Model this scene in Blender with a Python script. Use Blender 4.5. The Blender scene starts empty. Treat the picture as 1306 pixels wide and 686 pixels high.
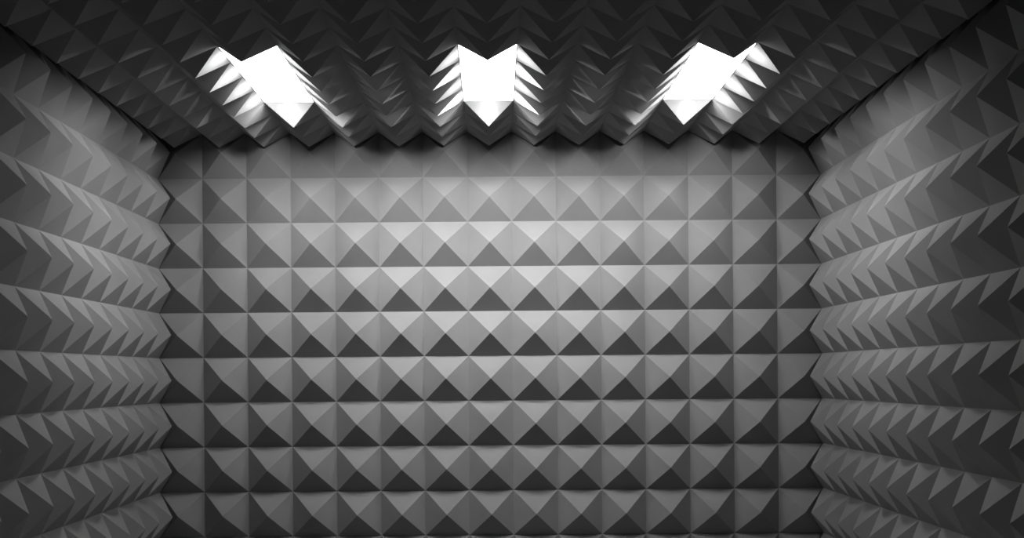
import bpy, bmesh, math
from mathutils import Vector, Matrix

# ------------------------------------------------------------------ measures
P = 0.15            # one foam pyramid is 15 cm square
PV = 1.0135 * P     # on the walls a pyramid is a little taller than wide
H = 0.40 * P       # how far it stands out of the lining
NX, NZ, NY = 15, 16, 30   # pyramids across, up and deep: the booth is 2.25 x 2.40 x 4.50 m
X1 = NX * P / 2
ZC = NZ * PV
YF = -NY * P
T = 0.02            # backing sheet of the foam
W = 0.10            # slabs of the booth behind it
LAMP_COLS = (3, 7, 11)    # counted from the left wall
LAMP_ROWS = (3, 4, 5, 6)  # counted from the back wall
LAMP_GLOW = 15.8           # radiance of the lit covers
FILL_WATTS = 98.2          # one added fill spot; the aims below take a share of it each

scene = bpy.context.scene
COL = scene.collection


# ------------------------------------------------------------------ materials
def foam_material(name, base):
    m = bpy.data.materials.new(name)
    m.use_nodes = True
    nt = m.node_tree
    b = nt.nodes['Principled BSDF']
    b.inputs['Roughness'].default_value = 1.0
    b.inputs['Specular IOR Level'].default_value = 0.05
    tc = nt.nodes.new('ShaderNodeTexCoord')
    geo = nt.nodes.new('ShaderNodeNewGeometry')
    n1 = nt.nodes.new('ShaderNodeTexNoise')
    n1.inputs['Scale'].default_value = 9.0
    n1.inputs['Detail'].default_value = 3.0
    nt.links.new(geo.outputs['Position'], n1.inputs['Vector'])
    r = nt.nodes.new('ShaderNodeValToRGB')
    r.color_ramp.elements[0].position = 0.3
    r.color_ramp.elements[1].position = 0.7
    r.color_ramp.elements[0].color = (base * .95, base * .95, base * .95, 1)
    r.color_ramp.elements[1].color = (base * 1.05, base * 1.05, base * 1.05, 1)
    nt.links.new(n1.outputs['Fac'], r.inputs['Fac'])
    nt.links.new(r.outputs['Color'], b.inputs['Base Color'])
    n2 = nt.nodes.new('ShaderNodeTexNoise')       # open cells of the foam
    n2.inputs['Scale'].default_value = 420.0
    n2.inputs['Detail'].default_value = 2.0
    nt.links.new(geo.outputs['Position'], n2.inputs['Vector'])
    bp = nt.nodes.new('ShaderNodeBump')
    bp.inputs['Strength'].default_value = 0.10
    bp.inputs['Distance'].default_value = 0.001
    nt.links.new(n2.outputs['Fac'], bp.inputs['Height'])
    nt.links.new(bp.outputs['Normal'], b.inputs['Normal'])
    return m


def plain_material(name, rgb, rough=0.8, metal=0.0, scale=30.0, var=0.06):
    m = bpy.data.materials.new(name)
    m.use_nodes = True
    nt = m.node_tree
    b = nt.nodes['Principled BSDF']
    b.inputs['Roughness'].default_value = rough
    b.inputs['Metallic'].default_value = metal
    geo = nt.nodes.new('ShaderNodeNewGeometry')
    n = nt.nodes.new('ShaderNodeTexNoise')
    n.inputs['Scale'].default_value = scale
    n.inputs['Detail'].default_value = 4.0
    nt.links.new(geo.outputs['Position'], n.inputs['Vector'])
    r = nt.nodes.new('ShaderNodeValToRGB')
    r.color_ramp.elements[0].color = tuple(c * (1 - var) for c in rgb) + (1,)
    r.color_ramp.elements[1].color = tuple(c * (1 + var) for c in rgb) + (1,)
    nt.links.new(n.outputs['Fac'], r.inputs['Fac'])
    nt.links.new(r.outputs['Color'], b.inputs['Base Color'])
    return m


def lamp_material():
    m = bpy.data.materials.new('lit_diffuser')
    m.use_nodes = True
    b = m.node_tree.nodes['Principled BSDF']
    b.inputs['Base Color'].default_value = (0.8, 0.8, 0.8, 1)
    b.inputs['Roughness'].default_value = 0.5
    b.inputs['Emission Color'].default_value = (1, 1, 1, 1)
    b.inputs['Emission Strength'].default_value = LAMP_GLOW
    return m


FOAM = foam_material('grey_foam', 0.20)
SLAB = plain_material('dark_board', (0.08, 0.08, 0.08), 0.9)
CARPET = plain_material('pale_floor_board', (0.6, 0.6, 0.6), 0.7, 0.0, 40.0, 0.04)
METAL = plain_material('white_sheet_metal', (0.6, 0.6, 0.6), 0.45, 0.0, 60.0, 0.02)
LIT = lamp_material()


# ------------------------------------------------------------------ helpers
def link(name, bm, mat, parent=None, loc=(0, 0, 0)):
    me = bpy.data.meshes.new(name)
    bm.normal_update()
    bm.to_mesh(me)
    bm.free()
    me.materials.append(mat)
    o = bpy.data.objects.new(name, me)
    COL.objects.link(o)
    o.parent = parent
    o.location = loc
    return o


def add_box(bm, lo, hi):
    v = [bm.verts.new((x, y, z)) for x in (lo[0], hi[0]) for y in (lo[1], hi[1]) for z in (lo[2], hi[2])]
    for f in ((0, 1, 3, 2), (4, 6, 7, 5), (0, 4, 5, 1), (2, 3, 7, 6), (0, 2, 6, 4), (1, 5, 7, 3)):
        bm.faces.new([v[i] for i in f])


def structure(name, lo, hi, mat):
    bm = bmesh.new()
    add_box(bm, lo, hi)
    bmesh.ops.recalc_face_normals(bm, faces=bm.faces)
    o = link(name, bm, mat)
    o['kind'] = 'structure'
    return o


def thing(name, label, category, loc, group=None):
    o = bpy.data.objects.new(name, None)
    COL.objects.link(o)
    o.empty_display_size = 0.1
    o.location = loc
    o['label'] = label
    o['category'] = category
    if group:
        o['group'] = group
    return o


def add_pyramid(bm, c, u, v, n, pv=P):
    """one foam pyramid on a square foot at c, edges along u and v, standing out along n, with a slightly blunted tip"""
    a = P * 0.4965
    t = P * 0.006
    b, tv = a * pv / P, t * pv / P
    base = [bm.verts.new(c + u * (a * s) + v * (b * q)) for s, q in ((-1, -1), (1, -1), (1, 1), (-1, 1))]
    tip = [bm.verts.new(c + u * (t * s) + v * (tv * q) + n * H) for s, q in ((-1, -1), (1, -1), (1, 1), (-1, 1))]
    for i in range(4):
        j = (i + 1) % 4
        bm.faces.new((base[i], base[j], tip[j], tip[i]))
    bm.faces.new(tip)
    bm.faces.new(base[::-1])


def backing_sheet(name, cells, u, v, n, parent, ou, ov, pv):
    """the flat sheet the pyramids grow out of, one square per cell, left open where a lamp is let in"""
    bm = bmesh.new()
    verts = {}

    def vert(i, j):
        if (i, j) not in verts:
            verts[i, j] = bm.verts.new(u * ((i - ou) * P) + v * ((j - ov) * pv))
        return verts[i, j]
    for i, j in sorted(cells):
        bm.faces.new((vert(i, j), vert(i + 1, j), vert(i + 1, j + 1), vert(i, j + 1)))
    r = bmesh.ops.extrude_face_region(bm, geom=list(bm.faces))
    bmesh.ops.translate(bm, verts=[e for e in r['geom'] if isinstance(e, bmesh.types.BMVert)], vec=-n * T)
    bmesh.ops.recalc_face_normals(bm, faces=bm.faces)
    return link(name, bm, FOAM, parent)


def foam_lining(label, loc, u, v, n, nu, nv, ou, ov, separate, holes=(), pv=PV):
    """A lining of foam: backing sheet and pyramids. Cell (i, j) is centred at ((i + .5 - ou) P, (j + .5 - ov) pv) along u and v."""
    u, v, n = Vector(u), Vector(v), Vector(n)
    root = thing('foam_lining', label, 'acoustic foam', loc, None)
    cells = [(i, j) for i in range(nu) for j in range(nv) if (i, j) not in holes]
    backing_sheet('backing_sheet', cells, u, v, n, root, ou, ov, pv)
    first = None
    rest = bmesh.new()
    n_rest = 0
    for i, j in cells:
        c = u * ((i + .5 - ou) * P) + v * ((j + .5 - ov) * pv)
        if (i, j) in separate:
            if first is None:
                bm = bmesh.new()
                add_pyramid(bm, Vector((0, 0, 0)), u, v, n, pv)
                bmesh.ops.recalc_face_normals(bm, faces=bm.faces)
                first = link('pyramid', bm, FOAM, root, c)
            else:
                o = first.copy()
                COL.objects.link(o)
                o.parent = root
                o.location = c
        else:
            add_pyramid(rest, c, u, v, n, pv)
            n_rest += 1
    if n_rest:
        bmesh.ops.recalc_face_normals(rest, faces=rest.faces)
        o = link('pyramid_field', rest, FOAM, root)
        o['kind'] = 'stuff'
    else:
        rest.free()
    return root


# ------------------------------------------------------------------ the booth
structure('wall_back', (-X1 - T - W, T, -W), (X1 + T + W, T + W, ZC + T), SLAB)
structure('wall_left', (-X1 - T - W, YF, -W), (-X1 - T, T, ZC + T), SLAB)
structure('wall_right', (X1 + T, YF, -W), (X1 + T + W, T, ZC + T), SLAB)
structure('wall_front', (-X1 - T - W, YF - W, -W), (X1 + T + W, YF, ZC + T), SLAB)
structure('ceiling', (-X1 - T - W, YF - W, ZC + T), (X1 + T + W, T + W, ZC + T + W), SLAB)
structure('floor', (-X1 - T, YF, -W), (X1 + T, T, 0.0), CARPET)

# which pyramids are meshes of their own: the hundred of each lining that show largest
SEP_BACK = {(i, j) for i in range(1, 14) for j in range(7, 15)} - {(1, 7), (13, 7), (5, 14), (9, 14)}
SEP_LEFT = {(i, j) for i in range(0, 9) for j in range(7, 16)} | {(9, 8), (0, 6)}
SEP_RIGHT = {(i, j) for i in range(0, 11) for j in range(7, 16)} | {(0, 6)}
SEP_CEIL = {(i, j) for i in range(0, 15) for j in range(3, 10)} | {(7, 2)}

# back: i runs from the left wall, j from the floor
foam_lining('grey pyramid foam lining covering the back wall, facing the viewer, brightest below the lights',
            (0, 0, 0), (1, 0, 0), (0, 0, 1), (0, -1, 0), NX, NZ, NX / 2, 0, SEP_BACK)
# sides: i runs from the back wall towards the viewer, j from the floor
foam_lining('grey pyramid foam lining covering the left side wall of the booth',
            (-X1, 0, 0), (0, -1, 0), (0, 0, 1), (1, 0, 0), NY, NZ, 0, 0, SEP_LEFT)
foam_lining('grey pyramid foam lining covering the right side wall of the booth',
            (X1, 0, 0), (0, -1, 0), (0, 0, 1), (-1, 0, 0), NY, NZ, 0, 0, SEP_RIGHT)
# ceiling: i runs from the left wall, j from the back wall; open around the three lamps
HOLES = {(i, j) for i in LAMP_COLS for j in LAMP_ROWS}
foam_lining('dark pyramid foam lining covering the ceiling, with gaps for three lights',
            (0, 0, ZC), (1, 0, 0), (0, -1, 0), (0, 0, -1), NX, NY, NX / 2, 0, SEP_CEIL, HOLES, P)


# ------------------------------------------------------------------ the lamps
def ceiling_light(label):
    root = thing('ceiling_light', label, 'ceiling light', (0, 0, 0), 'white light panels in the foam ceiling')
    w, l = P / 2 - 0.0005, len(LAMP_ROWS) * P / 2 - 0.0005
    g = 0.0016                                    # thickness of the tray's wall
    bm = bmesh.new()                              # sheet metal tray open below
    add_box(bm, (-w, -l, T - g), (w, l, T))
    add_box(bm, (-w, -l, 0), (-w + g, l, T - g))
    add_box(bm, (w - g, -l, 0), (w, l, T - g))
    add_box(bm, (-w + g, -l, 0), (w - g, -l + g, T - g))
    add_box(bm, (-w + g, l - g, 0), (w - g, l, T - g))
    bmesh.ops.recalc_face_normals(bm, faces=bm.faces)
    link('housing', bm, METAL, root)
    bm = bmesh.new()                              # lit cover, flush with the tray
    add_box(bm, (-w + g, -l + g, 0.0), (w - g, l - g, 0.004))
    bmesh.ops.recalc_face_normals(bm, faces=bm.faces)
    link('diffuser', bm, LIT, root)
    return root


def copy_thing(root, label):
    r = root.copy()
    COL.objects.link(r)
    r['label'] = label
    for ch in list(root.children):
        c = ch.copy()
        COL.objects.link(c)
        c.parent = r
    return r


lamp = ceiling_light('long white light panel in the foam ceiling, the one nearer the left side wall')
lamps = [lamp,
         copy_thing(lamp, 'long white light panel in the foam ceiling, middle one of the three'),
         copy_thing(lamp, 'long white light panel in the foam ceiling, the one nearer the right side wall')]
mid = -(LAMP_ROWS[0] + LAMP_ROWS[-1] + 1) / 2 * P
for o, i in zip(lamps, LAMP_COLS):
    o.location = ((i + .5 - NX / 2) * P, mid, ZC)

# Fill spots added at each cover, aimed to brighten the walls and nearby foam.
# (tilt from straight down, turn from the back wall towards the nearer side wall, row the fill spot sits in, share of the power)
AIM_ALL = tuple((90, turn, row, share) for row in LAMP_ROWS for turn, share in ((90, 0.0469), (-90, 0.0469), (0, 0.0375)))
AIM_MIDDLE = ((20, 0, 3, 0.052), (42, 0, 3, 0.092), (60, 0, 3, 0.147), (60, 45, 3, 0.151),
            (60, -45, 3, 0.151), (74, 90, 3, 0.352), (74, -90, 3, 0.352), (42, 0, 5, 0.156),
            (74, 90, 5, 0.115), (74, -90, 5, 0.115))
AIM_SIDE = ((42, 0, 3, 0.121), (42, -45, 3, 0.062), (60, 0, 3, 0.078), (60, -45, 3, 0.281),
            (74, 45, 3, 0.079), (20, -90, 5, 0.435), (60, 0, 5, 0.085), (60, 90, 5, 0.044))
for o, i in zip(lamps, LAMP_COLS):
    side = 0 if i == 7 else (1 if i > 7 else -1)
    for tilt, turn, row, share in AIM_ALL + (AIM_SIDE if side else AIM_MIDDLE):
        t, a = math.radians(tilt), math.radians(turn) * (side or 1)
        aim = Vector((math.sin(t) * math.sin(a), math.sin(t) * math.cos(a), -math.cos(t)))
        fill_spot = bpy.data.lights.new('fill_spot', 'SPOT')  # added fill light, not a part of the panel
        fill_spot.energy = FILL_WATTS * share
        fill_spot.spot_size = math.radians(64)
        fill_spot.spot_blend = 1.0
        fill_spot.shadow_soft_size = 0.03
        bo = bpy.data.objects.new('fill_spot', fill_spot)
        COL.objects.link(bo)
        bo.parent = o
        bo.location = (0, -(row + .5) * P - mid, -0.012)
        bo.rotation_euler = aim.to_track_quat('-Z', 'Y').to_euler()

# ------------------------------------------------------------------ world, camera, view
w = bpy.data.worlds.new('world')
scene.world = w
w.use_nodes = True
w.node_tree.nodes['Background'].inputs['Color'].default_value = (0, 0, 0, 1)
w.node_tree.nodes['Background'].inputs['Strength'].default_value = 0.0

F_PX, VPX, VPY = 1491.0, 628.7, 480.0             # focal length and vanishing point in the 1306 x 686 frame
ROLL = math.radians(0.43)
cam = bpy.data.cameras.new('camera')
cam.sensor_fit = 'HORIZONTAL'
cam.sensor_width = 36.0
cam.lens = 36.0 * F_PX / 1306.0
cam.shift_x = (653.0 - VPX) / 1306.0
cam.shift_y = (VPY - 343.0) / 1306.0
cam.clip_start = 0.02
co = bpy.data.objects.new('camera', cam)
COL.objects.link(co)
co.matrix_world = (Matrix.Translation((0.049 * P, -26.48 * P, ZC - 5.535 * P))
                   @ Matrix.Rotation(math.radians(90), 4, 'X') @ Matrix.Rotation(-ROLL, 4, 'Z'))
scene.camera = co

scene.view_settings.view_transform = 'Standard'
scene.view_settings.look = 'None'
scene.view_settings.gamma = 1.0
scene.view_settings.exposure = 0.0
scene.view_settings.use_curve_mapping = False
scene.cycles.max_bounces = 8
scene.cycles.diffuse_bounces = 6
